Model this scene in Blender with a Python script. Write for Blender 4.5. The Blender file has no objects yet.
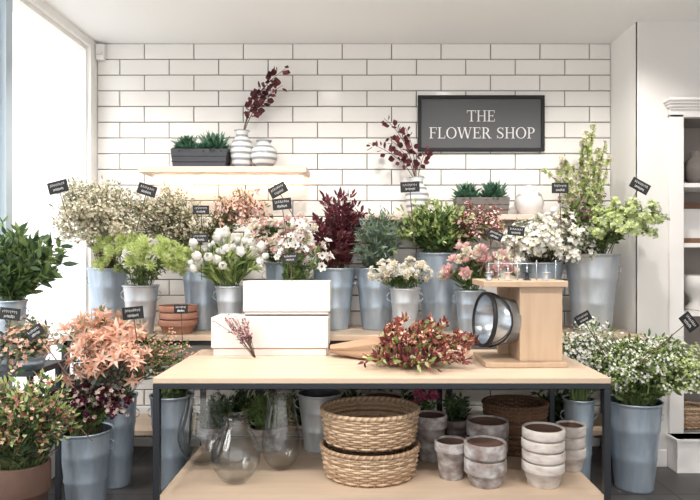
import bpy, bmesh, math
import numpy as np
rng=np.random.default_rng(11)
PI=math.pi
F=600.0; HX=362.0; HY=255.0; CH=1.5
def WX(px,d): return (px-HX)*d/F
def WZ(py,d): return CH-(py-HY)*d/F
DENS=1.6

# ---------------------------------------------------------------- materials
def srgb(c):
    return tuple(((v/255)/12.92 if v/255<=0.04045 else ((v/255+0.055)/1.055)**2.4) for v in c)+(1.0,)
def newmat(name):
    m=bpy.data.materials.new(name); m.use_nodes=True
    nt=m.node_tree; b=nt.nodes['Principled BSDF']
    return m,nt,b
def M(name,col,rough=.5,metal=0.,spec=.5):
    m,nt,b=newmat(name)
    b.inputs['Base Color'].default_value=srgb(col); b.inputs['Roughness'].default_value=rough
    b.inputs['Metallic'].default_value=metal; b.inputs['Specular IOR Level'].default_value=spec
    return m
def ramp(nt,cols,pos=None):
    r=nt.nodes.new('ShaderNodeValToRGB'); e=r.color_ramp.elements
    n=len(cols); pos=pos or [i/(n-1) for i in range(n)]
    while len(e)<n: e.new(.5)
    for i,c in enumerate(cols):
        e[i].position=pos[i]; e[i].color=srgb(c)
    return r
def FL(name,cols,tr=.3,rough=.55):
    m,nt,b=newmat(name)
    g=nt.nodes.new('ShaderNodeNewGeometry'); r=ramp(nt,cols)
    nt.links.new(g.outputs['Random Per Island'],r.inputs[0])
    nt.links.new(r.outputs[0],b.inputs['Base Color']); b.inputs['Roughness'].default_value=rough
    t=nt.nodes.new('ShaderNodeBsdfTranslucent'); nt.links.new(r.outputs[0],t.inputs[0])
    mx=nt.nodes.new('ShaderNodeMixShader'); mx.inputs[0].default_value=tr
    nt.links.new(b.outputs[0],mx.inputs[1]); nt.links.new(t.outputs[0],mx.inputs[2])
    nt.links.new(mx.outputs[0],nt.nodes['Material Output'].inputs[0])
    return m
def NZ(name,cols,scale=(8,8,8),rough=.5,metal=0,pos=None,bump=0.,detail=4,dist=0.,spec=.5):
    m,nt,b=newmat(name)
    tc=nt.nodes.new('ShaderNodeTexCoord'); mp=nt.nodes.new('ShaderNodeMapping'); mp.inputs['Scale'].default_value=scale
    nz=nt.nodes.new('ShaderNodeTexNoise'); nz.inputs['Scale'].default_value=1; nz.inputs['Detail'].default_value=detail
    nz.inputs['Distortion'].default_value=dist
    nt.links.new(tc.outputs['Object'],mp.inputs[0]); nt.links.new(mp.outputs[0],nz.inputs[0])
    r=ramp(nt,cols,pos); nt.links.new(nz.outputs[0],r.inputs[0]); nt.links.new(r.outputs[0],b.inputs['Base Color'])
    b.inputs['Roughness'].default_value=rough; b.inputs['Metallic'].default_value=metal; b.inputs['Specular IOR Level'].default_value=spec
    if bump:
        bp=nt.nodes.new('ShaderNodeBump'); bp.inputs['Strength'].default_value=bump; bp.inputs['Distance'].default_value=.01
        nt.links.new(nz.outputs[0],bp.inputs['Height']); nt.links.new(bp.outputs[0],b.inputs['Normal'])
    return m
def GLASS(name,col,base,edge):
    m,nt,b=newmat(name); nt.nodes.remove(b)
    tr=nt.nodes.new('ShaderNodeBsdfTransparent'); tr.inputs[0].default_value=col
    gl=nt.nodes.new('ShaderNodeBsdfGlossy'); gl.inputs['Roughness'].default_value=.03
    lw=nt.nodes.new('ShaderNodeLayerWeight'); lw.inputs[0].default_value=.5
    pw=nt.nodes.new('ShaderNodeMath'); pw.operation='POWER'; pw.inputs[1].default_value=3
    ma=nt.nodes.new('ShaderNodeMath'); ma.operation='MULTIPLY_ADD'; ma.inputs[1].default_value=edge; ma.inputs[2].default_value=base
    mx=nt.nodes.new('ShaderNodeMixShader')
    nt.links.new(lw.outputs['Facing'],pw.inputs[0]); nt.links.new(pw.outputs[0],ma.inputs[0]); nt.links.new(ma.outputs[0],mx.inputs[0])
    nt.links.new(tr.outputs[0],mx.inputs[1]); nt.links.new(gl.outputs[0],mx.inputs[2]); nt.links.new(mx.outputs[0],nt.nodes['Material Output'].inputs[0])
    return m

m_wall=M('wall_paint',(240,238,235),.8)
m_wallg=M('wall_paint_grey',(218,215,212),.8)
m_ceil=M('ceiling_paint',(242,242,241),.9)
m_tile=NZ('glazed_tile',[(224,221,217),(237,234,230)],(2,2,2),.12,0,bump=.05)
m_grout=M('grout',(114,106,102),.9)
m_wood=NZ('oak',[(168,146,126),(196,174,152),(180,158,138)],(1.2,14,14),.5,0,detail=6,bump=.05)
m_wood2=NZ('oak_light',[(158,130,104),(190,164,138),(174,146,120)],(14,14,1.5),.5,0,detail=6)
m_shelfw=NZ('shelf_wood',[(204,178,164),(218,198,186)],(1.5,14,14),.5)
m_black=M('black_metal',(40,44,50),.45,.3)
m_blk=M('black_card',(24,24,26),.7)
m_white=M('white_card',(230,227,225),.6)
m_carton=M('carton_board',(212,207,203),.65)
m_chalk=M('chalk_ink',(215,215,215),.8)
m_galv=NZ('galvanised',[(134,148,164),(166,180,194),(196,207,216)],(24,24,5),.34,.5,detail=6,bump=.08)
m_galvw=NZ('galvanised_pale',[(162,168,176),(188,194,200),(210,213,216)],(20,20,6),.34,.45,detail=6,bump=.08)
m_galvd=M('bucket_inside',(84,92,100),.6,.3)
m_clay=NZ('aged_clay',[(112,92,84),(150,142,140),(192,190,190)],(14,14,20),.85,0,pos=[.3,.5,.68],bump=.3,detail=8)
m_clay2=NZ('pale_clay',[(150,128,114),(190,180,174),(208,204,198)],(12,12,26),.85,0,pos=[.25,.45,.7],bump=.3,detail=8)
m_terra=NZ('terracotta',[(136,92,76),(164,118,98),(184,146,128)],(10,10,16),.85,0,bump=.2,detail=6)
m_brownpot=NZ('brown_pot',[(76,56,48),(102,76,64)],(10,10,16),.8,0,bump=.2)
m_soil=M('soil',(48,38,34),.95)
m_wick=FL('wicker',[(140,110,84),(180,152,124),(206,182,154)],0.,.7)
m_wickd=FL('wicker_dark',[(80,58,44),(112,82,60),(134,102,78)],0.,.7)
m_planter=NZ('planter_zinc',[(42,44,50),(60,62,68)],(20,20,20),.6,0)
m_planter2=NZ('planter_grey',[(90,84,80),(118,112,106)],(20,20,20),.7,0)
m_ceramw=M('ceramic_white',(216,213,210),.3)
m_signp=M('sign_panel',(82,82,85),.6)
m_signt=M('sign_letters',(216,216,216),.6)
m_kraft=NZ('kraft_paper',[(144,112,88),(178,146,118)],(6,6,6),.8,0,bump=.2)
m_ceram,nt,b=newmat('banded_ceramic'); tc=nt.nodes.new('ShaderNodeTexCoord'); wv=nt.nodes.new('ShaderNodeTexWave'); wv.bands_direction='Z'
wv.inputs['Scale'].default_value=7; wv.inputs['Distortion'].default_value=.6; wv.inputs['Detail'].default_value=3
nt.links.new(tc.outputs['Object'],wv.inputs[0]); r=ramp(nt,[(214,212,208),(196,196,194),(130,134,140)],[.3,.55,.8]); nt.links.new(wv.outputs[0],r.inputs[0]); nt.links.new(r.outputs[0],b.inputs['Base Color']); b.inputs['Roughness'].default_value=.4
m_floor,nt,b=newmat('slate_floor')
tc=nt.nodes.new('ShaderNodeTexCoord'); br=nt.nodes.new('ShaderNodeTexBrick')
br.inputs['Scale'].default_value=1; br.inputs['Brick Width'].default_value=.6; br.inputs['Row Height'].default_value=.6; br.offset=0
br.inputs['Color1'].default_value=srgb((70,68,68)); br.inputs['Color2'].default_value=srgb((84,81,80)); br.inputs['Mortar'].default_value=srgb((40,38,38)); br.inputs['Mortar Size'].default_value=.006
nt.links.new(tc.outputs['Object'],br.inputs[0]); nt.links.new(br.outputs[0],b.inputs['Base Color']); b.inputs['Roughness'].default_value=.45
m_glass=GLASS('clear_glass',(.97,.98,.98,1),.05,.65)
m_wglass=GLASS('window_glass',(.98,.99,1,1),.02,.15)
m_led,nt,b=newmat('led'); b.inputs['Emission Color'].default_value=(1,.76,.52,1); b.inputs['Emission Strength'].default_value=26
m_addlamp,nt,b=newmat('added_lamp_face'); b.inputs['Emission Color'].default_value=(1,.95,.88,1); b.inputs['Emission Strength'].default_value=4  # glowing disc for the added, unseen downlights

g_mid=FL('leaf_mid',[(62,86,46),(100,124,66),(134,152,94)])
g_dark=FL('leaf_dark',[(40,60,42),(62,88,56),(88,112,72)])
g_lime=FL('leaf_lime',[(142,162,88),(176,192,122),(202,214,160)],.35)
g_pale=FL('leaf_pale',[(130,144,108),(166,178,140),(192,200,170)],.35)
g_grey=FL('leaf_grey',[(88,108,96),(122,140,126),(156,170,156)])
g_olive=FL('leaf_olive',[(88,90,56),(118,122,82),(150,148,110)])
f_burg=FL('burgundy',[(62,26,34),(92,38,46),(128,62,68)])
f_red=FL('redbrown',[(108,48,42),(142,72,62),(178,112,94)])
f_peach=FL('peach',[(216,156,128),(232,186,162),(240,214,198)],.35)
f_pink=FL('pink',[(212,160,162),(228,190,188),(240,218,212)],.3)
f_hot=FL('hotpink',[(170,66,108),(200,104,142),(222,144,172)],.3)
f_cream=FL('cream',[(218,208,186),(232,224,206),(240,236,226)],.3)
f_white=FL('whitepetal',[(222,220,212),(234,234,228),(242,242,240)],.3)
f_beige=FL('beige',[(156,146,120),(188,178,152),(212,204,182)],.3)
f_plum=FL('plum',[(78,36,60),(114,58,84),(156,104,122)],.3)
f_chart=FL('chartreuse',[(164,182,104),(198,210,142),(220,226,176)],.4)
f_dk=M('flower_eye',(46,34,48),.6)
g_stem=M('stem_green',(104,122,74),.6)
g_twig=M('twig_brown',(90,70,54),.7)
g_succ=FL('succulent',[(50,88,68),(78,118,94),(112,146,122)],.1,.45)

# ---------------------------------------------------------------- mesh builder
class MB:
    def __init__(s): s.v=[];s.l=[];s.s=[];s.mi=[];s.n=0;s.mats=[]
    def mid(s,m):
        if m not in s.mats: s.mats.append(m)
        return s.mats.index(m)
    def add(s,v,faces,m):
        v=np.asarray(v,float).reshape(-1,3)
        s.v.append(v); s.l.append(np.array([i for f in faces for i in f],int)+s.n)
        s.s.append(np.array([len(f) for f in faces],int)); s.mi.append(np.full(len(faces),s.mid(m))); s.n+=len(v)
    def inst(s,tpl,R,loc,sc,m):
        tv,tl,ts=tpl; k=len(loc)
        if k==0: return
        V=np.einsum('kij,nj->kni',R*np.asarray(sc).reshape(-1,1,1),tv)+np.asarray(loc)[:,None,:]
        s.v.append(V.reshape(-1,3)); off=(np.arange(k)*len(tv))[:,None]+s.n
        s.l.append((tl[None,:]+off).ravel()); s.s.append(np.tile(ts,k)); s.mi.append(np.full(k*len(ts),s.mid(m))); s.n+=k*len(tv)
    def box(s,x0,x1,y0,y1,z0,z1,m):
        s.add([(x0,y0,z0),(x1,y0,z0),(x1,y1,z0),(x0,y1,z0),(x0,y0,z1),(x1,y0,z1),(x1,y1,z1),(x0,y1,z1)],
              [(0,3,2,1),(4,5,6,7),(0,1,5,4),(1,2,6,5),(2,3,7,6),(3,0,4,7)],m)
    def lathe(s,prof,c,m,seg=40,sx=1,sy=1,ripple=0,nr=0,tilt=None):
        n=len(prof); a=np.arange(seg)*2*PI/seg
        rr=1+ripple*np.cos(nr*a)
        V=[]
        for r,z in prof: V.append(np.stack([r*rr*np.cos(a)*sx,r*rr*np.sin(a)*sy,np.full(seg,z)],1))
        V=np.concatenate(V)
        if tilt is not None: V=V@np.array(tilt).T
        V=V+np.array(c)
        fs=[]
        for i in range(n-1):
            for j in range(seg):
                k=(j+1)%seg; fs.append((i*seg+j,i*seg+k,(i+1)*seg+k,(i+1)*seg+j))
        s.add(V,fs,m)
    def tube(s,pts,rad,m,sides=4,closed=False):
        P=np.asarray(pts,float); n=len(P)
        T=np.roll(P,-1,0)-np.roll(P,1,0) if closed else np.gradient(P,axis=0)
        T/=np.linalg.norm(T,axis=1,keepdims=True)+1e-9
        ref=np.array([0,0,1.]) if abs(T[:,2]).mean()<.8 else np.array([1.,0,0])
        A=np.cross(T,ref); A/=np.linalg.norm(A,axis=1,keepdims=True)+1e-9; B=np.cross(T,A)
        R=np.broadcast_to(np.asarray(rad,float),(n,))
        a=np.arange(sides)*2*PI/sides
        V=P[:,None,:]+R[:,None,None]*(np.cos(a)[None,:,None]*A[:,None,:]+np.sin(a)[None,:,None]*B[:,None,:])
        fs=[]
        for i in range(n if closed else n-1):
            i2=(i+1)%n
            for j in range(sides):
                k=(j+1)%sides; fs.append((i*sides+j,i*sides+k,i2*sides+k,i2*sides+j))
        if not closed: fs+= [tuple(range(sides))[::-1], tuple((n-1)*sides+j for j in range(sides))]
        s.add(V.reshape(-1,3),fs,m)
    def obj(s,name,parent=None,smooth=True,bevel=0,auto=False):
        V=np.concatenate(s.v); L=np.concatenate(s.l); S=np.concatenate(s.s); MI=np.concatenate(s.mi)
        mn=V.min(0); mx=V.max(0); o=np.array([(mn[0]+mx[0])/2,(mn[1]+mx[1])/2,mn[2]])
        if parent is not None: o=np.array(parent.location)
        V=V-o
        me=bpy.data.meshes.new(name); me.vertices.add(len(V)); me.vertices.foreach_set('co',V.astype(np.float32).ravel())
        me.loops.add(len(L)); me.loops.foreach_set('vertex_index',L.astype(np.int32))
        me.polygons.add(len(S)); me.polygons.foreach_set('loop_start',np.concatenate([[0],np.cumsum(S)[:-1]]).astype(np.int32))
        me.polygons.foreach_set('loop_total',S.astype(np.int32))
        me.polygons.foreach_set('material_index',MI.astype(np.int32))
        for m in s.mats: me.materials.append(m)
        me.update(calc_edges=True); me.validate()
        me.polygons.foreach_set('use_smooth',np.full(len(me.polygons),smooth))
        ob=bpy.data.objects.new(name,me); bpy.context.collection.objects.link(ob)
        if parent is not None: ob.parent=parent
        else: ob.location=o
        if bevel:
            b=ob.modifiers.new('bevel','BEVEL'); b.width=bevel; b.segments=2; b.limit_method='ANGLE'
        return ob
def group(name,loc):
    e=bpy.data.objects.new(name,None); e.empty_display_size=.1; e.location=loc; bpy.context.collection.objects.link(e); return e

# ---------------------------------------------------------------- templates
def leafp(L=1,w=.3,arch=0,bend=0,fold=.15,ts=(0,.2,.5,.8,1),pw=.8):
    V=[];F_=[]
    for t in ts:
        y=arch*math.sin(PI*t)+bend*t*t; z=L*t
        ww=w*.5*math.sin(PI*min(1,max(0,t))**pw) if 0<t<1 else 0
        if t in(0,1): V.append([(0,y,z)])
        else: V.append([(-ww,y-fold*w*.5,z),(0,y,z),(ww,y-fold*w*.5,z)])
    out=[];idx=[]
    for r in V:
        idx.append(list(range(len(out),len(out)+len(r)))); out+=r
    for a,b in zip(idx[:-1],idx[1:]):
        if len(a)==1: F_+=[(a[0],b[1],b[0]),(a[0],b[2],b[1])]
        elif len(b)==1: F_+=[(a[0],a[1],b[0]),(a[1],a[2],b[0])]
        else: F_+=[(a[0],a[1],b[1],b[0]),(a[1],a[2],b[2],b[1])]
    return np.array(out,float),F_
def place(part,tilt,az,r0=0,z0=0,sc=1):
    v,f=part; v=v*sc; c,s_=math.cos(tilt),math.sin(tilt)
    y=v[:,1]*c+v[:,2]*s_; z=-v[:,1]*s_+v[:,2]*c; y=y+r0; x=v[:,0]
    ca,sa=math.cos(az),math.sin(az)
    return np.stack([x*ca-y*sa,x*sa+y*ca,z+z0],1),f
def comb(parts):
    V=[];l=[];s=[];n=0
    for v,f in parts:
        V.append(v); l+=[i+n for q in f for i in q]; s+=[len(q) for q in f]; n+=len(v)
    return np.concatenate(V),np.array(l),np.array(s)
def ring(n,tilt,L,w,r0=0,z0=0,az=0,**k):
    return [place(leafp(L,w,**k),tilt,az+i*2*PI/n,r0,z0) for i in range(n)]
def ico(sub=1,r=1):
    bm=bmesh.new(); bmesh.ops.create_icosphere(bm,subdivisions=sub,radius=r)
    v=np.array([x.co[:] for x in bm.verts]); f=[tuple(y.index for y in x.verts) for x in bm.faces]; bm.free(); return v,f
T={}
T['leaf']=comb([leafp(1,.38,bend=.15)])
T['narrow']=comb([leafp(1,.16,bend=.25)])
T['round']=comb([leafp(1,.85,bend=.1,pw=.9)])
T['blob']=comb([ico(1)])
T['tulip']=comb(ring(3,.12,1,.75,arch=.36,fold=.5)+ring(3,.2,1.05,.75,az=PI/3,arch=.36,fold=.5))
T['rose']=comb(ring(3,.05,.75,.6,arch=.2,fold=.5,z0=.05)+ring(4,.3,.8,.7,az=.5,arch=.22,fold=.4)+ring(5,.6,.85,.75,az=1,arch=.2,bend=.1,fold=.3)+ring(6,.95,.95,.75,az=.3,arch=.15,bend=.2,fold=.25))
T['floret']=comb(ring(5,1.1,1,.75,bend=.15,fold=.2,ts=(0,.5,1)))
T['anem']=comb(ring(6,1.05,1,.8,az=0,bend=.0,fold=.3)+ring(5,.9,.8,.7,az=.4,fold=.3))
T['bell']=comb(ring(5,.35,1,.7,bend=.35,fold=.3,ts=(0,.4,1)))
T['lily']=comb(ring(3,.75,1,.34,bend=.35,fold=.3,arch=-.1)+ring(3,.85,.95,.28,az=PI/3,bend=.4,fold=.3,arch=-.1)+[place(leafp(.7,.05),.15,a) for a in(0,2,4)])
mm=[]
for k,(n_,ti) in enumerate([(4,.1),(6,.4),(8,.75),(9,1.1),(10,1.45)]): mm+=ring(n_,ti,.75+.07*k,.26,az=k*.4,arch=.12,bend=-.1,fold=.4,ts=(0,.5,1))
T['mum']=comb(mm)
T['eye']=comb([(ico(1,.22)[0]+np.array([0,0,.15]),ico(1)[1])])
T['rosette']=comb(sum([ring(5+k,.15+.3*k,.5+.12*k,.26,az=.7*k,arch=.05,fold=-.3,bend=-.1) for k in range(5)],[]))

def frames(D):
    D=np.asarray(D,float); D=D/(np.linalg.norm(D,axis=1,keepdims=True)+1e-9)
    k=len(D); r=rng.normal(size=(k,3)); X=np.cross(D,r); X/=np.linalg.norm(X,axis=1,keepdims=True)+1e-9
    Y=np.cross(D,X); return np.stack([X,Y,D],2)
YMAX=4.62; XMIN=-2.0
def clampP(p,zmin=None):
    if p[0]<XMIN: p[0]=XMIN+rng.random()*.12
    if p[1]>YMAX: p[1]=YMAX-rng.random()*.1
    if p[0]>1.88 and p[1]>4.18: p[1]=4.18-rng.random()*.1
    if zmin is not None and p[2]<zmin: p[2]=zmin+rng.random()*.05
    return p
def foliage(mb,start,sr,center,rad,spec,zmin=None,direct=False):
    """stems from a container mouth to points in an ellipsoidal canopy, with leaves and flower heads"""
    insts={}
    def put(t,m,p,d,s): insts.setdefault((t,m),[]).append((p,d,s))
    for _ in range(int(spec['n']*spec.get('dens',DENS))):
        u=rng.normal(size=3); u/=np.linalg.norm(u)
        if u[2]<-.5: u[2]*=-.6
        rr=rng.random()**spec.get('fill',.45)
        tgt=clampP(np.array(center)+u*np.array(rad)*rr,zmin)
        a=rng.random()*2*PI; q=sr*math.sqrt(rng.random())*.8
        s0=np.array(start)+np.array([q*math.cos(a),q*math.sin(a),0 if direct else -.04])
        dist=np.linalg.norm(tgt-s0)
        ctrl=s0+np.array([0,0,.5*dist])+(tgt-s0)*np.array([.25,.25,0]) if not direct else (s0+tgt)/2+rng.normal(size=3)*.02
        ts=np.linspace(0,1,7)[:,None]
        P=(1-ts)**2*s0+2*ts*(1-ts)*ctrl+ts**2*tgt
        P+=rng.normal(size=P.shape)*.004*ts
        mb.tube(P,np.linspace(.0028,.0014,7)*spec.get('stem_w',1),spec.get('stem',g_stem),3)
        out=(tgt-np.array(center))/np.array(rad); out=out/(np.linalg.norm(out)+1e-6)
        for (t,s,m,c,t0,t1,ang) in spec.get('along',[]):
            for _k in range(c):
                tt=t0+(t1-t0)*rng.random(); f=tt*6; i=min(5,int(f)); p=P[i]+(P[i+1]-P[i])*(f-i)
                tg=P[i+1]-P[i]; tg/=np.linalg.norm(tg)+1e-9
                r=rng.normal(size=3); r-=tg*r.dot(tg); r/=np.linalg.norm(r)+1e-9
                aa=ang*(.7+.6*rng.random()); put(t,m,p,tg*math.cos(aa)+r*math.sin(aa),s*(.65+.6*rng.random())*(1.15-.35*tt))
        for (t,s,m,c,spr,*ex) in spec.get('tip',[]):
            for _k in range(c):
                o=rng.normal(size=3); o/=np.linalg.norm(o); o*=spr*rng.random()**.5
                d=out*.7+np.array([0,-.35,.45])+rng.normal(size=3)*.3 + (o/spr*.8 if spr>0 else 0)
                pp=clampP(tgt+o,zmin)
                sc=s*(.75+.5*rng.random())
                put(t,m,pp,d,sc)
                if ex: put('eye',ex[0],pp,d,sc)
    for (t,m),L in insts.items():
        P=np.array([l[0] for l in L]); D=np.array([l[1] for l in L]); S=np.array([l[2] for l in L])
        mb.inst(T[t],frames(D),P,S,m)
    return mb
def sp(box,cd,ry,**k):
    x0,y0,x1,y1=box; k['center']=(WX((x0+x1)/2,cd),cd,WZ((y0+y1)/2,cd)); k['rad']=((x1-x0)/2*cd/F*1.05,ry,(y1-y0)/2*cd/F*1.02); return k

def bucket_prof(rt,rb,h):
    t=.004
    p=[(0,0),(rb,0),(rb,.012)]
    for f in (.12,.33,.36,.39,.66,.69,.72,.95):
        r=rb+(rt-rb)*f; p.append((r+(.004 if f in(.36,.69) else 0),h*f))
    p+=[(rt,h-.012),(rt+.006,h-.008),(rt+.007,h),(rt+.001,h+.002),(rt-t,h-.006)]
    q=[(rt-t-.003,h*.9),(rb+(rt-rb)*.5-t,h*.5)]
    return p,[(rt-t,h-.006)]+q+[(0,h*.5)]
def bucket(mb,c,rt,rb,h,m):
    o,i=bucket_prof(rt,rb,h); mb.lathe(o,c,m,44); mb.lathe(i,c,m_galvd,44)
    for s_ in(-1,1):
        a=np.linspace(0,PI,9); x=c[0]+s_*(rt-.008+ .03*np.sin(a)); z=c[2]+h*.80+.03*np.cos(a)
        mb.tube(np.stack([x,np.full(9,c[1]),z],1),.0035,m,5)
def pot(mb,c,rt,h,m,rb=None,rim=.28,soil=True):
    rb=rb or rt*.68; hr=h*rim
    p=[(0,0),(rb,0),(rb+.002,.004),(rt*.9,h-hr),(rt*.985,h-hr+.004),(rt,h-hr+.01),(rt,h-.006),(rt-.004,h),(rt-.012,h),(rt-.015,h-.01)]
    mb.lathe(p,c,m,40)
    mb.lathe([(rt-.015,h-.01),(rt-.02,h*.75),(0,h*.72)],c,m_soil if soil else m_brownpot,40)
def label(mb,px,py,d,tilt=0.,w=.125,h=.075,stick=.25,yaw=0.):
    x,z=WX(px,d),WZ(py,d); ct,st=math.cos(tilt),math.sin(tilt); cy,sy=math.cos(yaw),math.sin(yaw)
    def tf(V):
        V=np.asarray(V,float); X=V[:,0]*ct-V[:,2]*st; Z=V[:,0]*st+V[:,2]*ct; Y=V[:,1]
        return np.stack([X*cy-Y*sy+x,X*sy+Y*cy+d,Z+z],1)
    t=.003
    v=[(-w/2,-t,-h/2),(w/2,-t,-h/2),(w/2,t,-h/2),(-w/2,t,-h/2),(-w/2,-t,h/2),(w/2,-t,h/2),(w/2,t,h/2),(-w/2,t,h/2)]
    mb.add(tf(v),[(0,3,2,1),(4,5,6,7),(0,1,5,4),(1,2,6,5),(2,3,7,6),(3,0,4,7)],m_blk)
    for row in(.2,-.2):
        n=26; u=np.linspace(-.38,.38,n)*w*(1 if row>0 else .7)
        zz=row*h+np.sin(np.arange(n)*1.9+rng.random()*6)*h*.10*(1+.5*rng.random(n))
        mb.tube(tf(np.stack([u+np.cos(np.arange(n)*1.9)*.003,np.full(n,-t-.001),zz],1)),.0011,m_chalk,3)
    mb.tube(tf([(0,t+.003,h*.3),(0,t+.003,-h/2),(.01,t+.003,-h/2-stick)]),.003,g_twig,4)
def arr(name,px,d,rim_py,wpx,zb,specs,kind='bucket',m=None,labels=(),rb=.7,zmin=None,X=None):
    x=WX(px,d) if X is None else X; zr=WZ(rim_py,d); r=wpx/2*d/F; h=zr-zb
    g=group(name,(x,d,zb))
    mb=MB()
    if kind=='bucket': bucket(mb,(x,d,zb),r,r*rb,h,m or m_galv)
    else: pot(mb,(x,d,zb),r,h,m or m_terra)
    mb.obj('container',g)
    fb=MB()
    for s_ in specs: foliage(fb,(x,d,zr-.03),r*.75,s_['center'],s_['rad'],s_,zmin)
    if specs: fb.obj('flowers',g)
    if labels:
        lb=MB()
        for L in labels: label(lb,*L)
        lb.obj('plant_label',g,smooth=False)
    return g

# ---------------------------------------------------------------- room
XL,XR,YW,YF,ZC=-2.079,1.953,4.72,4.26,3.16
mb=MB(); mb.box(XL-.3,3.9,-1.2,YW+.4,-.1,0,m_floor); mb.obj('floor',smooth=False)
mb=MB(); mb.box(XL-.3,3.9,-1.2,YW+.4,ZC,ZC+.1,m_ceil); mb.obj('ceiling',smooth=False)
mb=MB(); mb.box(XL,XR,YW,YW+.1,0,ZC,m_grout); mb.obj('wall_back',smooth=False)
mb=MB(); pw,ph,gp=.388,.1235,.0070
row=0; z1=ZC-.004
while z1>.05:
    z0=z1-ph+gp; xs=XL-(.21 if row%2 else .0165)
    while xs<XR:
        a=max(xs+gp/2,XL+.004); b=min(xs+pw-gp/2,XR-.004)
        if b-a>.02:
            e=.005; y=YW-.014+rng.normal()*.0006; j=rng.normal(size=4)*.0008
            v=[(a,YW,z0),(b,YW,z0),(b,YW,z1),(a,YW,z1),(a,y+.004,z0),(b,y+.004,z0),(b,y+.004,z1),(a,y+.004,z1),
               (a+e,y+j[0],z0+e),(b-e,y+j[1],z0+e),(b-e,y+j[2],z1-e),(a+e,y+j[3],z1-e)]
            f=[(0,1,5,4),(1,2,6,5),(2,3,7,6),(3,0,4,7),(4,5,9,8),(5,6,10,9),(6,7,11,10),(7,4,8,11),(8,9,10,11)]
            mb.add(v,f,m_tile)
        xs+=pw
    z1-=ph; row+=1
mb.obj('wall_tiles',smooth=False)
mb=MB(); mb.box(XL-.12,XL,4.6,YW+.1,0,ZC,m_wall); mb.box(XL-.12,XL,-1.2,4.6,0,.45,m_wall); mb.box(XL-.12,XL,-1.2,4.6,3.10,ZC,m_wall); mb.box(XL-.12,XL,-1.2,.3,.45,3.1,m_wall); mb.obj('wall_left',smooth=False)
m_frame=M('window_frame',(186,200,210),.5)
for i,(a,b) in enumerate([(3.56,4.60),(2.0,3.48),(.4,1.92)]):
    g=group('window_%d'%(i+1),(XL-.06,(a+b)/2,.45))
    mb=MB(); fr_=.04 if i else .015
    x0,x1=XL-.09,XL-.03
    mb.box(x0,x1,a,a+fr_,.45,3.1,m_frame if i else m_wall); mb.box(x0,x1,b-fr_,b,.45,3.1,m_frame if i else m_wall)
    mb.box(x0,x1,a,b,.45,.5,m_frame); mb.box(x0,x1,a+fr_,b-fr_,3.07,3.1,m_wall); mb.obj('frame',g,smooth=False)
    mb=MB(); mb.add([(XL-.06,a+fr_,.5),(XL-.06,b-fr_,.5),(XL-.06,b-fr_,3.07),(XL-.06,a+fr_,3.07)],[(0,1,2,3)],m_wglass); mb.obj('glass',g,smooth=False)
mb=MB(); mb.box(XL-.10,XL+.015,3.48,3.545,.45,3.1,m_frame); mb.obj('trim_1',smooth=False)
mb=MB(); mb.box(XR,XR+.02,YF+.001,YW+.1,0,ZC,m_wall); mb.obj('wall_alcove',smooth=False)
mb=MB(); OX0,OX1,OZ0,OZ1=2.27,3.3,.24,WZ(118,YF)
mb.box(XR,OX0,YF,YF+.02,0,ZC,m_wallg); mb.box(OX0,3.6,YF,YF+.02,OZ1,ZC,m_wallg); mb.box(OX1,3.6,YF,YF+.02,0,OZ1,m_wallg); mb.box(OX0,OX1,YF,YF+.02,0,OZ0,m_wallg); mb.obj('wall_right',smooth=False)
mb=MB(); mb.box(3.6,3.7,-1.2,YF+.02,0,ZC,m_wall); mb.obj('wall_side',smooth=False)
mb=MB(); mb.box(XR+.02,2.16,YF-.015,YF,0,.12,m_white); mb.obj('baseboard_right',smooth=False,bevel=.004)
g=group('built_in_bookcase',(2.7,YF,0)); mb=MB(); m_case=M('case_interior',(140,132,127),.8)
mb.box(2.17,OX0,YF-.03,YF-.0,.24,OZ1+.02,m_white); mb.box(2.17,3.4,YF-.03,YF,OZ1,OZ1+.06,m_white)
for k in range(4): mb.box(2.17-.012*k,3.4,YF-.045-.018*k,YF,OZ1+.05+.018*k,OZ1+.07+.018*k,m_white)
mb.box(2.165,3.4,YF-.14,YF,0,.235,m_white); mb.box(2.155,3.4,YF-.15,YF,.215,.235,m_white)
mb.obj('frame',g,smooth=False,bevel=.003)
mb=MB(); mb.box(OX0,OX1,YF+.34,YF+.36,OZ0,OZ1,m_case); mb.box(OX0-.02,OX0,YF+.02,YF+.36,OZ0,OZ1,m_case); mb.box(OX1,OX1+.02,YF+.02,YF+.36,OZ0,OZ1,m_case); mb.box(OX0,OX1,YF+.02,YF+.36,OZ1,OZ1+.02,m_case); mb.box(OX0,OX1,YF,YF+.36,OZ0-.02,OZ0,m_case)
for py in (183,243,312,372): z=WZ(py,YF); mb.box(OX0,OX1,YF,YF+.34,z-.03,z,m_white)
mb.obj('shelves',g,smooth=False)
z=WZ(183,YF); mb=MB(); mb.lathe([(0,0),(.05,0),(.09,.05),(.10,.12),(.075,.18),(.045,.2),(.05,.24),(.04,.24),(.035,.2),(0,.18)],(2.45,YF+.12,z),m_planter2); mb.obj('ceramic_vase')
z=WZ(243,YF); mb=MB()
for a in((2.31,2.35),(2.60,2.64)): mb.box(a[0],a[1],YF+.2,YF+.22,z,z+.3,m_wickd)
mb.box(2.35,2.60,YF+.2,YF+.22,z,z+.04,m_wickd); mb.box(2.35,2.60,YF+.2,YF+.22,z+.26,z+.3,m_wickd); mb.box(2.35,2.60,YF+.212,YF+.218,z+.04,z+.26,m_white); mb.obj('picture_frame',smooth=False,bevel=.003)
z=WZ(312,YF); mb=MB(); mb.lathe([(0,0),(.07,0),(.08,.02),(.04,.06),(.05,.10),(.1,.15),(.11,.25),(.09,.26),(.08,.16),(0,.12)],(2.45,YF+.15,z),m_ceramw); mb.obj('white_urn')
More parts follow.
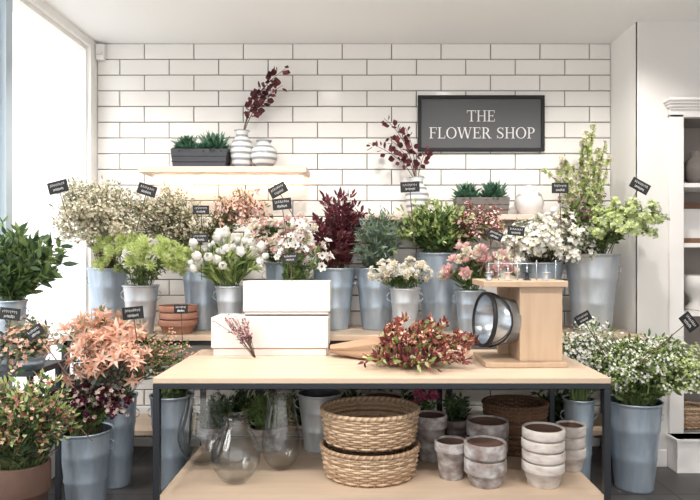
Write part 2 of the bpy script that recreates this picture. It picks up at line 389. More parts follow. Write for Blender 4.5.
mb=MB(); mb.box(XL+.005,XL+.075,YW-.06,YW-.016,WZ(62,YW),WZ(46,YW),m_white); mb.lathe([(0,-.012),(.02,-.01),(.025,0)],(XL+.04,YW-.06,WZ(56,YW)),m_ceramw,16); mb.obj('alarm_sensor',smooth=False,bevel=.008)

# ---------------------------------------------------------------- sign
g=group('shop_sign',(WX(481.5,4.67),4.69,WZ(151,4.67)))
D=4.67; sx0,sx1,sz0,sz1=WX(418,D),WX(545,D),WZ(151,D),WZ(95,D)
mb=MB(); fw=.026
mb.box(sx0,sx1,D,D+.035,sz1-fw,sz1,m_blk); mb.box(sx0,sx1,D,D+.035,sz0,sz0+fw,m_blk); mb.box(sx0,sx0+fw,D,D+.035,sz0+fw,sz1-fw,m_blk); mb.box(sx1-fw,sx1,D,D+.035,sz0+fw,sz1-fw,m_blk); mb.obj('frame',g,smooth=False,bevel=.004)
mb=MB(); mb.box(sx0+fw,sx1-fw,D+.015,D+.033,sz0+fw,sz1-fw,m_signp); mb.obj('panel',g,smooth=False)
def R_(a,b,c,d): return [(a,b),(c,b),(c,d),(a,d)]
def st(x0,y0,x1,y1,w): return [(x0-w/2,y0),(x0+w/2,y0),(x1+w/2,y1),(x1-w/2,y1)]
def arcb(cx,cy,ro,so,ri,si,a0,a1,n=20):
    o=[]
    for i in range(n):
        A=[math.radians(a0+(a1-a0)*(i+k)/n) for k in(0,1)]
        o.append([(cx+ri*math.cos(A[0]),cy+si*math.sin(A[0])),(cx+ro*math.cos(A[0]),cy+so*math.sin(A[0])),(cx+ro*math.cos(A[1]),cy+so*math.sin(A[1])),(cx+ri*math.cos(A[1]),cy+si*math.sin(A[1]))])
    return o
def pathb(P,W):
    P=np.array(P);
    t=np.arange(len(P)); tt=np.linspace(0,len(P)-1,40); 
    x=np.interp(tt,t,P[:,0]); y=np.interp(tt,t,P[:,1]); w=np.interp(tt,t,W)
    k=np.array([1,2,3,2,1])/9; xs=np.convolve(np.pad(x,2,'edge'),k,'valid'); ys=np.convolve(np.pad(y,2,'edge'),k,'valid')
    dx=np.gradient(xs);dy=np.gradient(ys);l=np.hypot(dx,dy); nx=-dy/l*w/2; ny=dx/l*w/2
    return [[(xs[i]+nx[i],ys[i]+ny[i]),(xs[i]-nx[i],ys[i]-ny[i]),(xs[i+1]-nx[i+1],ys[i+1]-ny[i+1]),(xs[i+1]+nx[i+1],ys[i+1]+ny[i+1])] for i in range(39)]
stem=[R_(.15,0,.27,1)]
G={'T':(.9,[R_(.03,.94,.87,1),R_(.03,.76,.07,1),R_(.83,.76,.87,1),R_(.39,0,.51,1),R_(.26,0,.64,.04)]),
'H':(1.0,stem+[R_(.73,0,.85,1),R_(.28,.48,.72,.53)]+[R_(a,b,a+.34,b+.04) for a in(.04,.62) for b in(0,.96)]),
'E':(.82,stem+[R_(.04,.95,.72,1),R_(.28,.49,.58,.54),R_(.04,0,.74,.05),R_(.68,.76,.72,1),R_(.55,.4,.59,.63),R_(.70,0,.74,.25)]),
'F':(.78,stem+[R_(.04,.95,.72,1),R_(.28,.49,.58,.54),R_(.04,0,.42,.04),R_(.68,.76,.72,1),R_(.55,.4,.59,.63)]),
'L':(.78,stem+[R_(.04,.96,.38,1),R_(.04,0,.72,.05),R_(.68,0,.72,.27)]),
'O':(1.05,arcb(.52,.5,.47,.52,.34,.47,0,360,32)),
'W':(1.4,[st(.42,0,.14,1,.13),st(.42,0,.70,1,.05),st(.98,0,.70,1,.13),st(.98,0,1.24,1,.05),R_(0,.96,.3,1),R_(.58,.96,.86,1),R_(1.1,.96,1.38,1)]),
'P':(.8,stem+[R_(.04,0,.40,.04),R_(.04,.96,.38,1),R_(.27,.95,.40,1),R_(.27,.45,.40,.50)]+arcb(.38,.725,.34,.275,.21,.225,-90,90)),
'R':(.92,stem+[R_(.04,0,.40,.04),R_(.04,.96,.38,1),R_(.27,.95,.40,1),R_(.27,.46,.40,.51)]+arcb(.38,.73,.32,.27,.19,.22,-90,90)+[st(.80,0,.46,.48,.14),R_(.68,0,.95,.04)]),
'S':(.76,pathb([(.62,.78),(.56,.92),(.38,.98),(.18,.90),(.12,.74),(.22,.60),(.40,.50),(.58,.40),(.64,.24),(.56,.08),(.36,.02),(.18,.07),(.10,.24)],[.03,.04,.05,.08,.10,.12,.14,.12,.10,.08,.05,.04,.03])+[R_(.60,.72,.635,1),R_(.085,0,.12,.28)]),
' ':(.45,[])}
def text(mb,s,x0,x1,z,cap,y):
    tot=sum(G[c][0] for c in s); kx=(x1-x0)/tot; cx=x0; q=0
    for c in s:
        w,pl=G[c]
        for p in pl:
            q+=1; yy=y-.0015-(q%7)*.00005
            v=[(cx+a*kx,yy,z+b*cap) for a,b in p]; v2=[(a,y,c_) for a,_,c_ in v]; n=len(p)
            mb.add(v+v2,[tuple(range(n))]+[(i,n+i,n+(i+1)%n,(i+1)%n) for i in range(n)],m_signt)
        cx+=w*kx
mb=MB(); text(mb,'THE',WX(467,D),WX(496,D),WZ(121,D),.086,D+.0149); text(mb,'FLOWER SHOP',WX(429,D),WX(536,D),WZ(138,D),.086,D+.0149)
mb.obj('lettering',g,smooth=False)

# ---------------------------------------------------------------- wall shelves
S1=2.154; mb=MB(); g=group('floating_shelf',(-1.03,4.6,S1-.045)); mb.box(WX(140,4.46),WX(307,4.46),4.42,YW-.02,S1-.045,S1,m_shelfw); mb.obj('board',g,smooth=False,bevel=.003)
mb=MB(); mb.box(-1.6,-.46,4.64,4.66,S1-.057,S1-.046,m_led); mb.obj('led_strip',g,smooth=False)
S2=1.80; mb=MB(); mb.box(.02,1.47,4.42,YW-.02,S2-.04,S2,m_shelfw); mb.obj('floating_shelf',smooth=False,bevel=.003)
def trough(name,x,y,z,w,dp,h,m,succ):
    g=group(name,(x,y,z)); mb=MB(); a=.015
    v=[]
    for zz,k in((0,.93),(h,1)): v+=[(x-w/2*k,y-dp/2*k,z+zz),(x+w/2*k,y-dp/2*k,z+zz),(x+w/2*k,y+dp/2*k,z+zz),(x-w/2*k,y+dp/2*k,z+zz)]
    mb.add(v,[(0,3,2,1),(0,1,5,4),(1,2,6,5),(2,3,7,6),(3,0,4,7)],m)
    w2,d2=w/2-a,dp/2-a
    v2=v[4:]+[(x-w2,y-d2,z+h),(x+w2,y-d2,z+h),(x+w2,y+d2,z+h),(x-w2,y+d2,z+h)]+[(x-w2,y-d2,z+h*.8),(x+w2,y-d2,z+h*.8),(x+w2,y+d2,z+h*.8),(x-w2,y+d2,z+h*.8)]
    mb.add(v2,[(0,1,5,4),(1,2,6,5),(2,3,7,6),(3,0,4,7),(4,5,9,8),(5,6,10,9),(6,7,11,10),(7,4,8,11)],m); mb.add(v2[8:],[(0,1,2,3)],m_soil)
    for q in(.3,.6): mb.box(x-w/2*.985,x+w/2*.985,y-dp/2-.003,y-dp/2+.01,z+h*q,z+h*q+.004,m)
    mb.obj('trough',g,smooth=False)
    fb=MB()
    for (dx,s_) in succ:
        P=[];Dd=[];S_=[]
        for k in range(7):
            a_=k*2*PI/6; r=0 if k==6 else .5*s_
            P.append((x+dx+r*math.cos(a_),y+r*.5*math.sin(a_),z+h*.85+(.95*s_ if k==6 else .4*s_))); Dd.append((math.cos(a_)*.6*(k<6),math.sin(a_)*.4*(k<6)-.3,1)); S_.append(s_*1.1)
        fb.inst(T['rosette'],frames(Dd),np.array(P),np.array(S_),g_succ)
        for k in range(20):
            a_=rng.random()*6.28; fb.inst(T['narrow'],frames([(math.cos(a_),math.sin(a_)*.4,1.2)]),np.array([(x+dx,y-.01,z+h*.8)]),[s_*1.9],g_succ)
        fb.tube([(x+dx,y,z+h*.78),(x+dx,y,z+h*.85+.9*s_)],.006,g_stem,5)
    fb.obj('succulents',g)
trough('succulent_planter',WX(201.5,4.54),4.54,S1,.42,.16,.137,m_planter,[(-.11,.085),(.10,.095),(0,.05)])
trough('succulent_planter',WX(481,4.54),4.54,S2,.40,.16,.13,m_planter2,[(-.11,.085),(.09,.09)])
def vasep(name,x,y,z,prof,m,ripple=0,nr=0,extra=None):
    g=group(name,(x,y,z)); mb=MB(); mb.lathe(prof,(x,y,z),m,48,ripple=ripple,nr=nr); mb.obj('vase',g)
    if extra:
        fb=MB(); extra(fb); fb.obj('branches',g)
def branch(fb,start,ends,m,leaf='round',ls=.05,cnt=20):
    for e in ends:
        s0=np.array(start); e=np.array(e); c=s0+(e-s0)*np.array([.15,.15,.7]); ts=np.linspace(0,1,12)[:,None]
        P=(1-ts)**2*s0+2*ts*(1-ts)*c+ts**2*e
        fb.tube(P,np.linspace(.004,.0015,12),g_twig,4)
        L=[];Dd=[]
        for k in range(cnt):
            f=(.38+.62*k/cnt)*11; i=min(10,int(f)); p=P[i]+(P[i+1]-P[i])*(f-i); tg=P[i+1]-P[i]; tg/=np.linalg.norm(tg)
            r=rng.normal(size=3); r-=tg*r.dot(tg); r/=np.linalg.norm(r); q=.008+.018*rng.random()
            L.append(p+r*q); Dd.append(tg*.6+r)
        Dd=np.array(Dd); fb.inst(T[leaf],frames(Dd),np.array(L),ls*(.7+.5*rng.random(len(L))),m)
yv=4.56
URN=[(0,0),(.06,0),(.075,.03),(.087,.10),(.087,.16),(.07,.21),(.045,.24),(.045,.27),(.06,.29),(.055,.29),(.035,.27),(.035,.24),(0,.2)]
xu=WX(242,yv)
vasep('ceramic_urn',xu,yv,S1,URN,m_ceram,.02,18,
  lambda fb:branch(fb,(xu,yv,S1+.2),[(WX(289,yv),yv-.05,WZ(69,yv)),(WX(276,yv),yv-.02,WZ(78,yv)),(WX(262,yv),yv+.03,WZ(92,yv)),(WX(284,yv),yv-.07,WZ(88,yv))],f_burg,'round',.05,24))
xr=WX(264,yv-.03)
vasep('ribbed_vase',xr,yv-.03,S1,[(0,0),(.05,0),(.085,.04),(.098,.09),(.09,.14),(.055,.175),(.045,.19),(.06,.21),(.05,.21),(.036,.19),(0,.15)],m_ceram,.03,22)
xb=WX(417,yv)
vasep('ceramic_urn',xb,yv,S2,URN,m_ceram,.02,18,
  lambda fb:branch(fb,(xb,yv,S2+.2),[(WX(368,yv),yv-.05,WZ(144,yv)),(WX(384,yv),yv-.02,WZ(119,yv)),(WX(405,yv),yv+.03,WZ(126,yv)),(WX(427,yv),yv-.06,WZ(150,yv)),(WX(388,yv),yv-.06,WZ(140,yv))],f_burg,'round',.05,20))
vasep('lidded_jar',WX(529,yv),yv,S2,[(0,0),(.07,0),(.075,.01),(.1,.05),(.11,.10),(.095,.14),(.09,.145),(.095,.15),(.07,.18),(.03,.195),(.02,.2),(.025,.215),(.015,.23),(0,.232)],m_ceramw,.01,20)

# ---------------------------------------------------------------- back bench
ZB=.95; g=group('display_bench',(-.05,4.4,0)); mb=MB(); mb.box(-2.06,1.93,4.09,4.69,ZB-.035,ZB,m_wood)
mb.obj('top',g,smooth=False,bevel=.003); mb=MB()
for x in(-2.04,-.7,.6,1.88):
    for y in(4.11,4.64): mb.box(x-.02,x+.02,y,y+.04,0,ZB-.036,m_black)
for y in(4.11,4.64): mb.box(-2.06,1.9,y,y+.03,ZB-.07,ZB-.036,m_black)
mb.obj('legs',g,smooth=False)
mb=MB(); mb.box(-2.02,1.86,4.16,4.62,.25,.28,m_wood); mb.obj('lower_board',g,smooth=False)

# ---------------------------------------------------------------- table
TX0,TX1,TY0,TY1,TZ=-1.09,1.297,3.125,4.07,.86
g=group('display_table',((TX0+TX1)/2,3.6,0)); mb=MB(); mb.box(TX0,TX1,TY0,TY1,TZ-.03,TZ,m_wood); mb.obj('table_top',g,smooth=False,bevel=.003)
mb=MB(); w=.034
for z0,z1 in((TZ-.058,TZ-.031),(.185,.215)):
    mb.box(TX0,TX1,TY0,TY0+w,z0,z1,m_black); mb.box(TX0,TX1,TY1-w,TY1,z0,z1,m_black); mb.box(TX0,TX0+w,TY0+w,TY1-w,z0,z1,m_black); mb.box(TX1-w,TX1,TY0+w,TY1-w,z0,z1,m_black)
for x in(TX0,TX1-w):
    for y in(TY0,TY1-w): mb.box(x,x+w,y,y+w,0,TZ-.059,m_black)
mb.obj('metal_frame',g,smooth=False,bevel=.002)
ZS=.25; mb=MB(); mb.box(TX0+w+.002,TX1-w-.002,TY0+.003,TY1-.003,.216,ZS,m_wood); mb.obj('lower_shelf',g,smooth=False)

def carton(name,x0,x1,y0,y1,z0,z1,lid,split):
    g=group(name,((x0+x1)/2,(y0+y1)/2,z0)); mb=MB(); e=.012
    mb.box(x0+e,x1-e,y0+e,y1-e,z0,z1-.008,m_carton); mb.obj('base',g,smooth=False,bevel=.002)
    mb=MB(); mb.box(x0,x1,y0,y1,z1-lid,z1,m_carton); mb.obj('lid',g,smooth=False,bevel=.004)
    mb=MB(); mb.box(x0+e-.002,x1-e+.002,y0+e-.002,y1-e+.002,z1-lid-.006,z1-lid-.0005,m_kraft); mb.obj('seam_band',g,smooth=False)
    if split:
        mb=MB(); mb.box(x0+.012,x1-.012,y0+.012,y1-.012,z0,z0+.010,m_kraft); mb.obj('bottom_band',g,smooth=False)
carton('white_gift_box',WX(211,3.8),WX(328,3.8),3.80,4.06,TZ,1.105,.195,False)
carton('white_gift_box',WX(243,3.87),WX(330,3.87),3.87,4.05,1.106,1.330,.195,True)
mb=MB(); foliage(mb,(-.66,3.70,TZ+.01),.01,(-.82,3.72,TZ+.24),(.13,.04,.04),dict(n=10,stem=g_twig,along=[('leaf',.03,f_plum,5,.3,1,.9),('floret',.015,f_pink,5,.4,1,.9)]),TZ+.01,True); mb.obj('blossom_sprig')
# pedestal with metal pail
g=group('ribbon_dispenser_stand',(1.0,3.58,TZ)); mb=MB()
mb.box(.70,1.165,3.40,3.78,TZ,TZ+.03,m_wood2); mb.box(.905,1.15,3.44,3.74,TZ+.03,1.318,m_wood2); mb.box(.69,1.17,3.40,3.76,1.318,1.352,m_wood2)
mb.box(.84,.905,3.69,3.74,TZ+.03,1.318,m_wood2); mb.obj('wooden_stand',g,smooth=False,bevel=.004)
mb=MB()
ax=np.array([-.975,-.20,.10]); ax/=np.linalg.norm(ax); ex=np.cross([0,0,1.],ax); ex/=np.linalg.norm(ex); ey=np.cross(ax,ex)
tl=np.stack([ex,ey,ax],1); cc=np.array((.79,3.54,1.115)); m_steel=NZ('brushed_steel',[(150,158,168),(182,190,198),(204,209,213)],(6,40,40),.25,.8,detail=5)
mb.lathe([(0,-.10),(.125,-.10),(.132,-.095),(.137,-.04),(.141,-.038),(.142,-.03),(.139,-.028),(.152,.06),(.155,.066)],cc,m_steel,48,tilt=tl)
mb.lathe([(.155,.060),(.163,.062),(.163,.082),(.155,.086),(.147,.084),(.145,.07)],cc,m_blk,48,tilt=tl)
mb.lathe([(.145,.072),(.12,-.085),(0,-.085)],cc,m_steel,48,tilt=tl)
a=np.linspace(0,PI,22); hp=cc+ (np.cos(a)*.158)[:,None]*ey+ .07*ax - (np.sin(a)*.10)[:,None]*ax + (np.sin(a)*.155)[:,None]*(ex)
if (hp[11]-cc)[1]>0: hp=cc+ (np.cos(a)*.158)[:,None]*ey+ .07*ax - (np.sin(a)*.10)[:,None]*ax - (np.sin(a)*.155)[:,None]*(ex)
mb.tube(hp,.006,m_blk,6); mb.obj('metal_pail',g)
mb=MB()
for i,x in enumerate(np.linspace(.74,1.13,8)):
    mb.tube([(x,3.5,1.35),(x,3.5,1.35+.10+.02*(i%2))],.004,m_steel,6)
    if i%2==0: mb.lathe([(0,0),(.024,0),(.024,.004),(.012,.006),(.012,.04),(.024,.042),(.024,.046),(0,.046)],(x,3.5,1.354),[m_galv,m_shelfw,m_black,m_galvw][i//2%4],20)
mb.tube([(.74,3.5,1.45),(1.13,3.5,1.45)],.004,m_steel,6); mb.obj('spool_pegs',g)
# wrapped bunch lying on the table
g=group('wrapped_foliage_bunch',(.2,3.6,TZ)); mb=MB()
n=36; V=[];ks=[(-.20,.03),(-.12,.05),(-.02,.075),(.08,.10),(.17,.115),(.22,.125)]
for i,(x,r) in enumerate(ks):
    for j in range(n):
        a=j*2*PI/n; rr=r*(1+.16*math.sin(5*a+i)+.10*math.sin(11*a+2*i)); V.append((x+.02*math.sin(6*a)*(i>3),3.78+rr*1.4*math.cos(a)-.15*(x+.2),max(TZ+.003,TZ+.05+rr*.7*math.sin(a))))
Fc=[(i*n+j,i*n+(j+1)%n,(i+1)*n+(j+1)%n,(i+1)*n+j) for i in range(len(ks)-1) for j in range(n)]; mb.add(V,Fc,m_kraft); mb.obj('kraft_wrap',g)
mb=MB()
foliage(mb,(.10,3.68,TZ+.07),.03,(.37,3.52,TZ+.12),(.31,.26,.15),dict(n=46,stem=g_twig,fill=.4,along=[('leaf',.06,f_red,7,.35,1,.8),('leaf',.05,f_burg,4,.4,1,.8),('leaf',.06,g_lime,5,.4,1,.8)],tip=[('blob',.009,f_red,5,.03),('leaf',.045,f_red,3,.02),('floret',.014,f_peach,3,.03)]),TZ+.012,True)
foliage(mb,(.12,3.6,TZ+.05),.03,(.28,3.34,TZ+.05),(.30,.14,.05),dict(n=26,stem=g_twig,fill=.4,along=[('leaf',.06,f_red,5,.35,1,.8),('leaf',.06,g_lime,6,.4,1,.8)],tip=[('leaf',.05,f_burg,3,.02)]),TZ+.012,True)
mb.obj('foliage',g)

# ---------------------------------------------------------------- glass vases
def gvase(px,d,r,h,ro,belly=.38):
    x=WX(px,d); t=.004; N=26; prof=[(0,0),(r*.4,0)]
    for i in range(1,N+1):
        u=i/N
        if u<belly: rr=r*(.42+.58*math.sin(PI/2*(u/belly))**.8)
        else: k=(u-belly)/(1-belly); rr=ro+(r-ro)*(.5+.5*math.cos(PI*k))
        prof.append((rr,u*h))
    inner=[(max(a-t,0),b+.012*(b<.03)) for a,b in prof][::-1]
    mb=MB(); mb.lathe(prof+inner,(x,d,ZS),m_glass,56)
    b_=np.arange(56)*2*PI/56; mb.tube(np.stack([x+(ro-.002)*np.cos(b_),d+(ro-.002)*np.sin(b_),np.full(56,ZS+h)],1),.0035,m_glass,6,True)
    mb.obj('glass_vase')
gvase(236,3.32,.135,.36,.065); gvase(281,3.52,.115,.44,.075,.3); gvase(203,3.62,.15,.42,.10,.4)
# ---------------------------------------------------------------- wicker
def basket(name,x,y,z,rx,ry,h,m,taper=.92,rows=None):
    mb=MB(); rows=rows or int(h/.014); n=120; a=np.arange(n)*2*PI/n; st_=36
    for i in range(rows):
        f=(i+.5)/rows; k=taper+(1-taper)*f; off=.005*np.sin(a*st_/2+ (i%2)*PI)
        pts=np.stack([x+(rx*k+off)*np.cos(a),y+(ry*k+off)*np.sin(a),np.full(n,z+.01+f*(h-.02))],1)
        mb.tube(pts,.0072,m,5,True)
    for j in range(st_):
        b=j*2*PI/st_+PI/st_; mb.tube([(x+rx*k_*math.cos(b),y+ry*k_*math.sin(b),z+zz) for k_,zz in((taper,.004),(1,h))],.005,m,4)
    for ph_ in(0,PI/2,PI,1.5*PI):
        b=np.arange(240)*2*PI/240; q=b*46+ph_
        mb.tube(np.stack([x+(rx+.009*np.cos(q))*np.cos(b),y+(ry+.009*np.cos(q))*np.sin(b),z+h+.009*np.sin(q)],1),.0065,m,4,True)
    mb.lathe([(0,.004),(rx*taper,.004),(rx*taper,.008),(0,.008)],(x,y,z),m_wickd,40,sx=1,sy=ry/rx)
    mb.obj(name)
bx,by=WX(370,3.44),3.44
basket('wicker_basket',bx,by,ZS,.275,.245,.165,m_wick); basket('wicker_basket',bx,by,ZS+.19,.275,.245,.18,m_wick)
basket('wicker_basket',WX(515,3.86),3.86,ZS,.20,.17,.30,m_wickd,.85)
basket('wicker_basket',WX(697,4.24),4.42,.24,.16,.11,.15,m_wick,.9)
# ---------------------------------------------------------------- pots
def potstack(px,d,rim,wpx,n,m,zb=ZS,name='terracotta_pot'):
    x=WX(px,d); r=wpx/2*d/F; H=WZ(rim,d)-zb; mb=MB()
    if n==1: pot(mb,(x,d,zb),r,H,m,soil=False)
    else:
        hp=H*(.62 if n==2 else .5 if n==3 else .42); st_=(H-hp)/(n-1)
        for i in range(n): pot(mb,(x+rng.normal()*.003,d,zb+i*st_),r,hp,m,rim=min(.6,st_/hp*.9),soil=False,rb=r*.72)
    mb.obj(name if n==1 else 'stack_of_terracotta_pots')
potstack(430,3.68,414,34,1,m_clay); potstack(451,3.38,440,33,1,m_clay); potstack(485,3.28,441,42,2,m_clay)
potstack(487,3.62,420,42,2,m_clay); potstack(543,3.28,427,42,4,m_clay2); potstack(570,3.52,424,30,3,m_clay2); potstack(382,3.88,396,44,1,m_clay)
potstack(178,4.23,305,38,3,m_terra,ZB)
arr('potted_green_plant',215,3.88,425,34,ZS,[sp((190,392,240,425),3.88,.1,n=40,along=[('leaf',.05,g_dark,8,.3,1,.8)])],'pot',m_clay)
arr('potted_fern',268,3.86,425,40,ZS,[sp((238,386,300,425),3.86,.12,n=60,along=[('narrow',.06,g_mid,9,.3,1,.9)])],'pot',m_clay)
arr('galvanised_bucket',320,3.88,392,44,ZS,[],m=m_galvw)
arr('potted_pink_flower',425,3.93,415,30,ZS,[sp((414,388,438,406),3.93,.05,n=14,along=[('leaf',.04,g_mid,4,.3,.9,.8)],tip=[('rose',.035,f_hot,1,0)])],'pot',m_terra)
arr('potted_green_plant',455,3.96,418,30,ZS,[sp((438,392,475,412),3.9,.08,n=30,along=[('leaf',.05,g_dark,6,.3,1,.8)])],'pot',m_clay)
for px in(240,300,352,400,555): arr('potted_trailing_ivy',px,4.38,420,34,.28,[sp((px-32,385,px+32,425),4.36,.16,n=45,along=[('leaf',.065,g_dark,9,.2,1,.9),('leaf',.05,g_mid,3,.2,1,.9)])],'pot',m_brownpot)

# ---------------------------------------------------------------- flower displays : rear row on bench
dr=4.48; df=4.21
arr('bucket_of_dried_limonium',108,dr,268,38,ZB,[
  sp((44,180,140,264),4.1,.28,n=125,stem=g_twig,stem_w=.7,along=[('leaf',.038,g_pale,8,.4,1,.8)],tip=[('floret',.012,f_beige,16,.06),('floret',.011,f_cream,7,.06),('leaf',.028,g_olive,6,.05),('leaf',.025,g_pale,4,.05)])],labels=[(58,187,3.8,.25)],zmin=1.3)
arr('bucket_of_mixed_wild_grasses',203,dr,258,42,ZB,[
  sp((114,184,212,266),4.36,.2,n=110,stem=g_twig,along=[('narrow',.055,g_olive,10,.3,1,.6),('leaf',.04,g_pale,5,.4,1,.8)],tip=[('floret',.011,f_beige,12,.05),('blob',.005,f_plum,4,.04),('leaf',.03,g_pale,4,.04)]),
  sp((213,188,267,242),4.36,.14,n=50,stem=g_twig,along=[('leaf',.045,g_mid,6,.4,1,.7),('leaf',.035,g_olive,3,.4,1,.8)],tip=[('floret',.014,f_peach,7,.05),('floret',.012,f_pink,6,.05),('leaf',.035,g_olive,4,.04)])],labels=[(147,190,4.0,-.3),(201,210,4.05,0,.11,.06),(278,190,4.15,0.5)],zmin=1.35)
arr('bucket_of_lisianthus',285,dr,262,40,ZB,[
  sp((244,206,320,278),4.27,.17,n=58,along=[('leaf',.06,g_mid,9,.3,.95,.8),('leaf',.05,g_dark,6,.3,.95,.8)],tip=[('rose',.034,f_cream,1,.02),('rose',.024,f_pink,1,.03),('floret',.013,f_pink,3,.04)])],labels=[(282,204,3.98,.1)],zmin=1.3)
arr('bucket_of_burgundy_foliage',334,dr,268,42,ZB,[
  sp((314,194,368,272),4.43,.18,n=75,stem=g_twig,along=[('leaf',.065,f_burg,14,.3,1,.8)],tip=[('leaf',.055,f_burg,4,.03),('blob',.006,f_plum,5,.03)])],zmin=1.35)
arr('bucket_of_eucalyptus',376,dr,268,40,ZB,[
  sp((350,204,404,274),4.36,.16,n=70,along=[('narrow',.085,g_grey,12,.3,1,.7),('leaf',.055,g_grey,6,.3,1,.8),('leaf',.05,g_mid,4,.3,1,.8)])],zmin=1.35)
arr('bucket_of_green_foliage',440,dr,253,48,ZB,[
  sp((394,196,474,258),4.33,.2,n=105,along=[('leaf',.065,g_mid,11,.3,1,.8),('leaf',.055,g_dark,6,.3,1,.8)],tip=[('leaf',.045,g_lime,3,.02)]),
  sp((450,205,506,254),4.3,.12,n=45,stem=g_twig,along=[('leaf',.045,g_olive,9,.4,1,.8),('leaf',.055,g_mid,6,.3,1,.8)],tip=[('floret',.013,f_pink,5,.045),('blob',.006,f_red,5,.04),('leaf',.03,f_red,2,.04)])],labels=[(410,187,4.05,.05,.13,.07,.35),(495,235,3.95,-.4,.1,.06)],zmin=1.4)
arr('bucket_of_white_blossom',540,dr,262,44,ZB,[
  sp((502,212,594,278),4.2,.18,n=78,stem=g_twig,along=[('leaf',.045,g_mid,6,.4,1,.8)],tip=[('floret',.022,f_white,6,.05),('floret',.018,f_cream,5,.05),('leaf',.035,g_pale,4,.04)])],labels=[(516,231,3.92,-.1,.11,.06)],zmin=1.33)
arr('bucket_of_bells_of_ireland',592,4.42,254,52,ZB,[
  sp((578,122,612,190),4.38,.10,n=9,dens=1,fill=.3,stem_w=2,along=[('bell',.036,f_chart,70,.2,1,1.25),('bell',.034,f_cream,35,.35,1,1.25)],tip=[('bell',.024,f_cream,6,.01)]),
  sp((544,144,580,205),4.36,.08,n=8,dens=1,fill=.3,stem_w=2,along=[('bell',.034,f_chart,55,.2,1,1.25),('bell',.034,f_cream,40,.35,1,1.25)],tip=[('bell',.024,f_cream,6,.01)]),
  sp((550,188,614,254),4.3,.14,n=52,along=[('leaf',.06,g_mid,10,.3,1,.8),('leaf',.05,g_lime,5,.3,1,.8)],tip=[('floret',.014,f_plum,2,.03)]),
  sp((592,198,668,250),4.02,.15,n=42,along=[('leaf',.055,g_mid,8,.3,1,.8)],tip=[('floret',.017,f_chart,15,.035),('floret',.015,g_pale,7,.035)])],labels=[(560,188,4.03,0,.11,.07),(640,186,4.0,-.5,.13,.07,.3)],m=m_galvw,zmin=1.4)
# front row
arr('bucket_of_green_chrysanthemums',141,df,285,34,ZB,[
  sp((96,234,188,282),4.02,.16,n=40,fill=.22,along=[('leaf',.045,g_mid,4,.3,.7,.8)],tip=[('mum',.055,f_chart,1,0),('mum',.038,f_chart,1,.045)])],m=m_galvw,labels=[(200,238,4.0,0,.11,.06)],zmin=1.22)
arr('bucket_of_white_tulips',230,df,286,28,ZB,[
  sp((192,232,266,286),4.08,.15,n=34,stem_w=1.6,fill=.3,along=[('narrow',.14,g_lime,4,.2,.8,.4),('narrow',.15,g_mid,3,.2,.75,.4),('leaf',.08,g_lime,3,.4,.9,.6)],tip=[('tulip',.064,f_white,1,0)])],m=m_galvw,zmin=1.25)
arr('bucket_of_anemones',290,4.23,290,28,ZB,[
  sp((262,224,336,286),4.1,.13,n=30,along=[('leaf',.055,g_mid,9,.3,.9,.8)],tip=[('anem',.04,f_white,1,0,f_dk),('floret',.015,f_pink,3,.03)])],labels=[(290,258,3.93,0.05,.1,.06)],zmin=1.25)
arr('bucket_of_cream_roses',405,df,288,30,ZB,[
  sp((372,260,434,287),4.1,.13,n=40,fill=.35,along=[('leaf',.05,g_mid,6,.4,.95,.8)],tip=[('rose',.034,f_cream,1,0),('rose',.026,f_white,1,.03)])],m=m_galvw,zmin=1.26)
arr('bucket_of_pink_peonies',470,df,290,30,ZB,[
  sp((446,244,516,290),4.1,.13,n=28,fill=.4,along=[('leaf',.065,g_mid,8,.4,.95,.8)],tip=[('rose',.052,f_pink,1,0),('rose',.044,f_cream,1,.04)])],m=m_galv,zmin=1.26)
# ---------------------------------------------------------------- left foreground
g=group('plant_stand',(-1.865,3.25,0)); mb=MB(); mb.box(-2.05,-1.70,3.10,3.44,.87,.9,m_planter)
for x in(-2.04,-1.74):
    for y in(3.11,3.40): mb.box(x,x+.025,y,y+.025,0,.87,m_black)
mb.obj('stand',g,smooth=False)
arr('bucket_of_laurel',9,3.32,300,32,.9,[sp((-30,218,68,306),3.35,.22,n=80,along=[('leaf',.09,g_dark,5,.3,1,.8),('leaf',.08,g_mid,10,.3,1,.8)])],labels=[(10,314,3.0,-.1,.1,.06)],zmin=1.1)
arr('bucket_of_pink_eucalyptus',32,3.17,352,28,.9,[sp((-20,312,60,390),3.08,.18,n=90,stem=g_twig,along=[('round',.035,g_grey,8,.3,1,.8),('leaf',.05,f_pink,1,.3,1,.8),('leaf',.05,g_olive,7,.3,1,.8)],tip=[('floret',.014,f_peach,2,.03)])],labels=[(35,332,2.85,.6,.08,.05)],zmin=.85)
arr('bucket_of_peach_lilies',116,3.93,395,40,0,[
  sp((60,310,154,385),3.86,.2,n=44,stem=g_twig,along=[('leaf',.06,g_mid,10,.3,1,.8),('leaf',.05,g_olive,5,.5,1,.8)],tip=[('lily',.085,f_peach,1,.03),('lily',.055,f_peach,1,.05),('leaf',.04,g_pale,3,.04)]),
  sp((130,330,197,392),3.86,.12,n=50,along=[('narrow',.075,g_mid,10,.3,1,.6)],tip=[('blob',.006,f_peach,4,.03)])],labels=[(133,313,3.6,.1),(181,309,3.95,0,.09,.06)],zmin=.6)
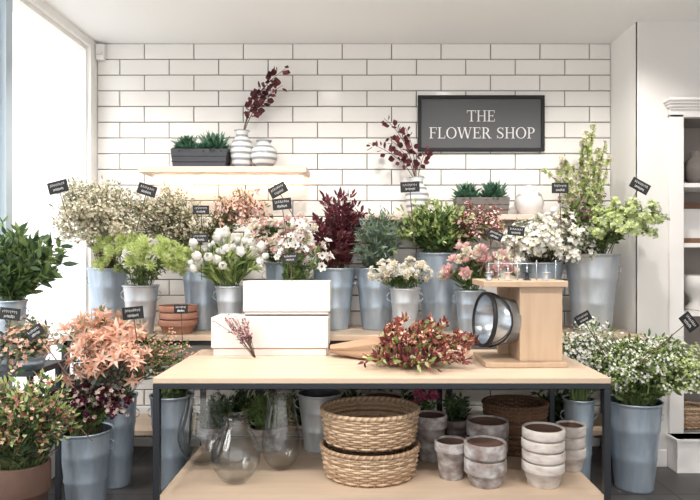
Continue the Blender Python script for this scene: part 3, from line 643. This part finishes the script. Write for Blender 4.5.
arr('bucket_of_burgundy_mixed_flowers',86,3.6,429,50,0,[
  sp((46,374,128,430),3.55,.18,n=80,along=[('leaf',.05,g_mid,6,.3,.95,.8),('leaf',.045,g_dark,4,.3,.95,.8)],tip=[('rose',.03,f_burg,1,.02),('rose',.028,f_plum,1,.03),('floret',.014,f_pink,3,.04),('floret',.016,f_cream,2,.04)]),
  sp((66,335,150,395),3.5,.12,n=50,stem=g_twig,along=[('round',.034,g_grey,12,.4,1,.8),('leaf',.04,f_red,4,.4,1,.8)],tip=[('lily',.055,f_peach,1,.03)])],labels=[(56,402,3.22,.7,.11,.07)],zmin=.46)
arr('potted_mixed_greenery',22,2.86,462,52,0,[
  sp((-30,372,66,468),2.86,.24,n=150,along=[('narrow',.065,g_olive,9,.2,1,.8),('leaf',.055,g_dark,8,.3,1,.8),('leaf',.04,f_red,2,.4,1,.8)],tip=[('floret',.012,f_red,1,.03),('leaf',.035,g_lime,3,.02),('floret',.012,f_peach,1,.03)])],'pot',m_brownpot,zmin=.48)
arr('bucket_of_stems',172,3.9,394,42,0,[sp((158,366,206,392),3.85,.1,n=40,along=[('leaf',.05,g_mid,6,.3,1,.8)],tip=[('floret',.016,f_hot,1,.02)])],zmin=.6)
# ---------------------------------------------------------------- right foreground
arr('bucket_of_waxflower',634,3.88,400,52,0,[
  sp((588,334,690,406),3.78,.22,n=130,along=[('leaf',.05,g_mid,11,.3,1,.7),('narrow',.055,g_lime,5,.3,1,.7)],tip=[('floret',.012,f_white,5,.05),('blob',.007,g_lime,8,.05),('leaf',.035,g_mid,4,.04)]),
  sp((655,342,718,408),3.75,.2,n=80,along=[('leaf',.055,g_mid,10,.3,1,.8)],tip=[('floret',.013,f_chart,8,.035),('floret',.012,f_white,2,.04)])],labels=[(689,322,3.55,-.9,.11,.07,.35)],zmin=.58)
arr('bucket_of_gypsophila',577,3.96,398,30,0,[
  sp((556,320,622,394),3.92,.12,n=90,along=[('leaf',.04,g_pale,7,.4,1,.8),('leaf',.05,g_mid,7,.4,1,.8)],tip=[('floret',.012,f_white,8,.05),('blob',.005,g_lime,4,.04),('leaf',.03,g_mid,3,.04)])],labels=[(583,318,3.72,.5,.1,.06)],zmin=.6,X=1.43)

# ---------------------------------------------------------------- lights, world, camera
w=bpy.data.worlds.new('w'); bpy.context.scene.world=w; w.use_nodes=True
bg=w.node_tree.nodes['Background']; bg.inputs[0].default_value=(1,.99,.975,1); bg.inputs[1].default_value=1.55
s=bpy.data.lights.new('sun','SUN'); s.energy=2.2; s.angle=.6; s.color=(1,.97,.92); o=bpy.data.objects.new('sun',s); o.rotation_euler=(math.radians(32),math.radians(-48),0); bpy.context.collection.objects.link(o)
for y in(1.6,3.45):  # unseen downlights, added to light wall and plants and put glints on tiles
    for x in(-1.4,-.3,.8,1.7):
        mb=MB(); mb.lathe([(0,-.006),(.045,-.006),(.05,-.012),(.06,-.012),(.062,0)],(x,y,ZC),m_ceramw,24); g=group('added_downlight',(x,y,ZC)); mb.obj('added_trim_ring',g)
        mb=MB(); mb.lathe([(0,-.007),(.044,-.007)],(x,y,ZC),m_addlamp,24); mb.obj('added_lamp_face',g)
        L=bpy.data.lights.new('spot','SPOT'); L.energy=85; L.spot_size=1.9; L.spot_blend=.8; L.shadow_soft_size=.06; L.color=(1,.95,.89)
        lo=bpy.data.objects.new('added_spot',L); lo.parent=g; lo.location=(0,0,-.03); lo.rotation_euler=(math.radians(22),0,0); bpy.context.collection.objects.link(lo)
cam=bpy.data.cameras.new('camera'); co=bpy.data.objects.new('camera',cam); bpy.context.collection.objects.link(co)
co.location=(0,0,CH); co.rotation_euler=(math.radians(90),0,0); cam.sensor_width=36; cam.lens=36*F/700
cam.shift_x=-(HX-350)/700; cam.shift_y=(HY-250)/700; cam.clip_start=.05
bpy.context.scene.camera=co
bpy.context.scene.view_settings.view_transform='Standard'
bpy.context.scene.view_settings.exposure=.27
print('verts',sum(len(m.vertices) for m in bpy.data.meshes))
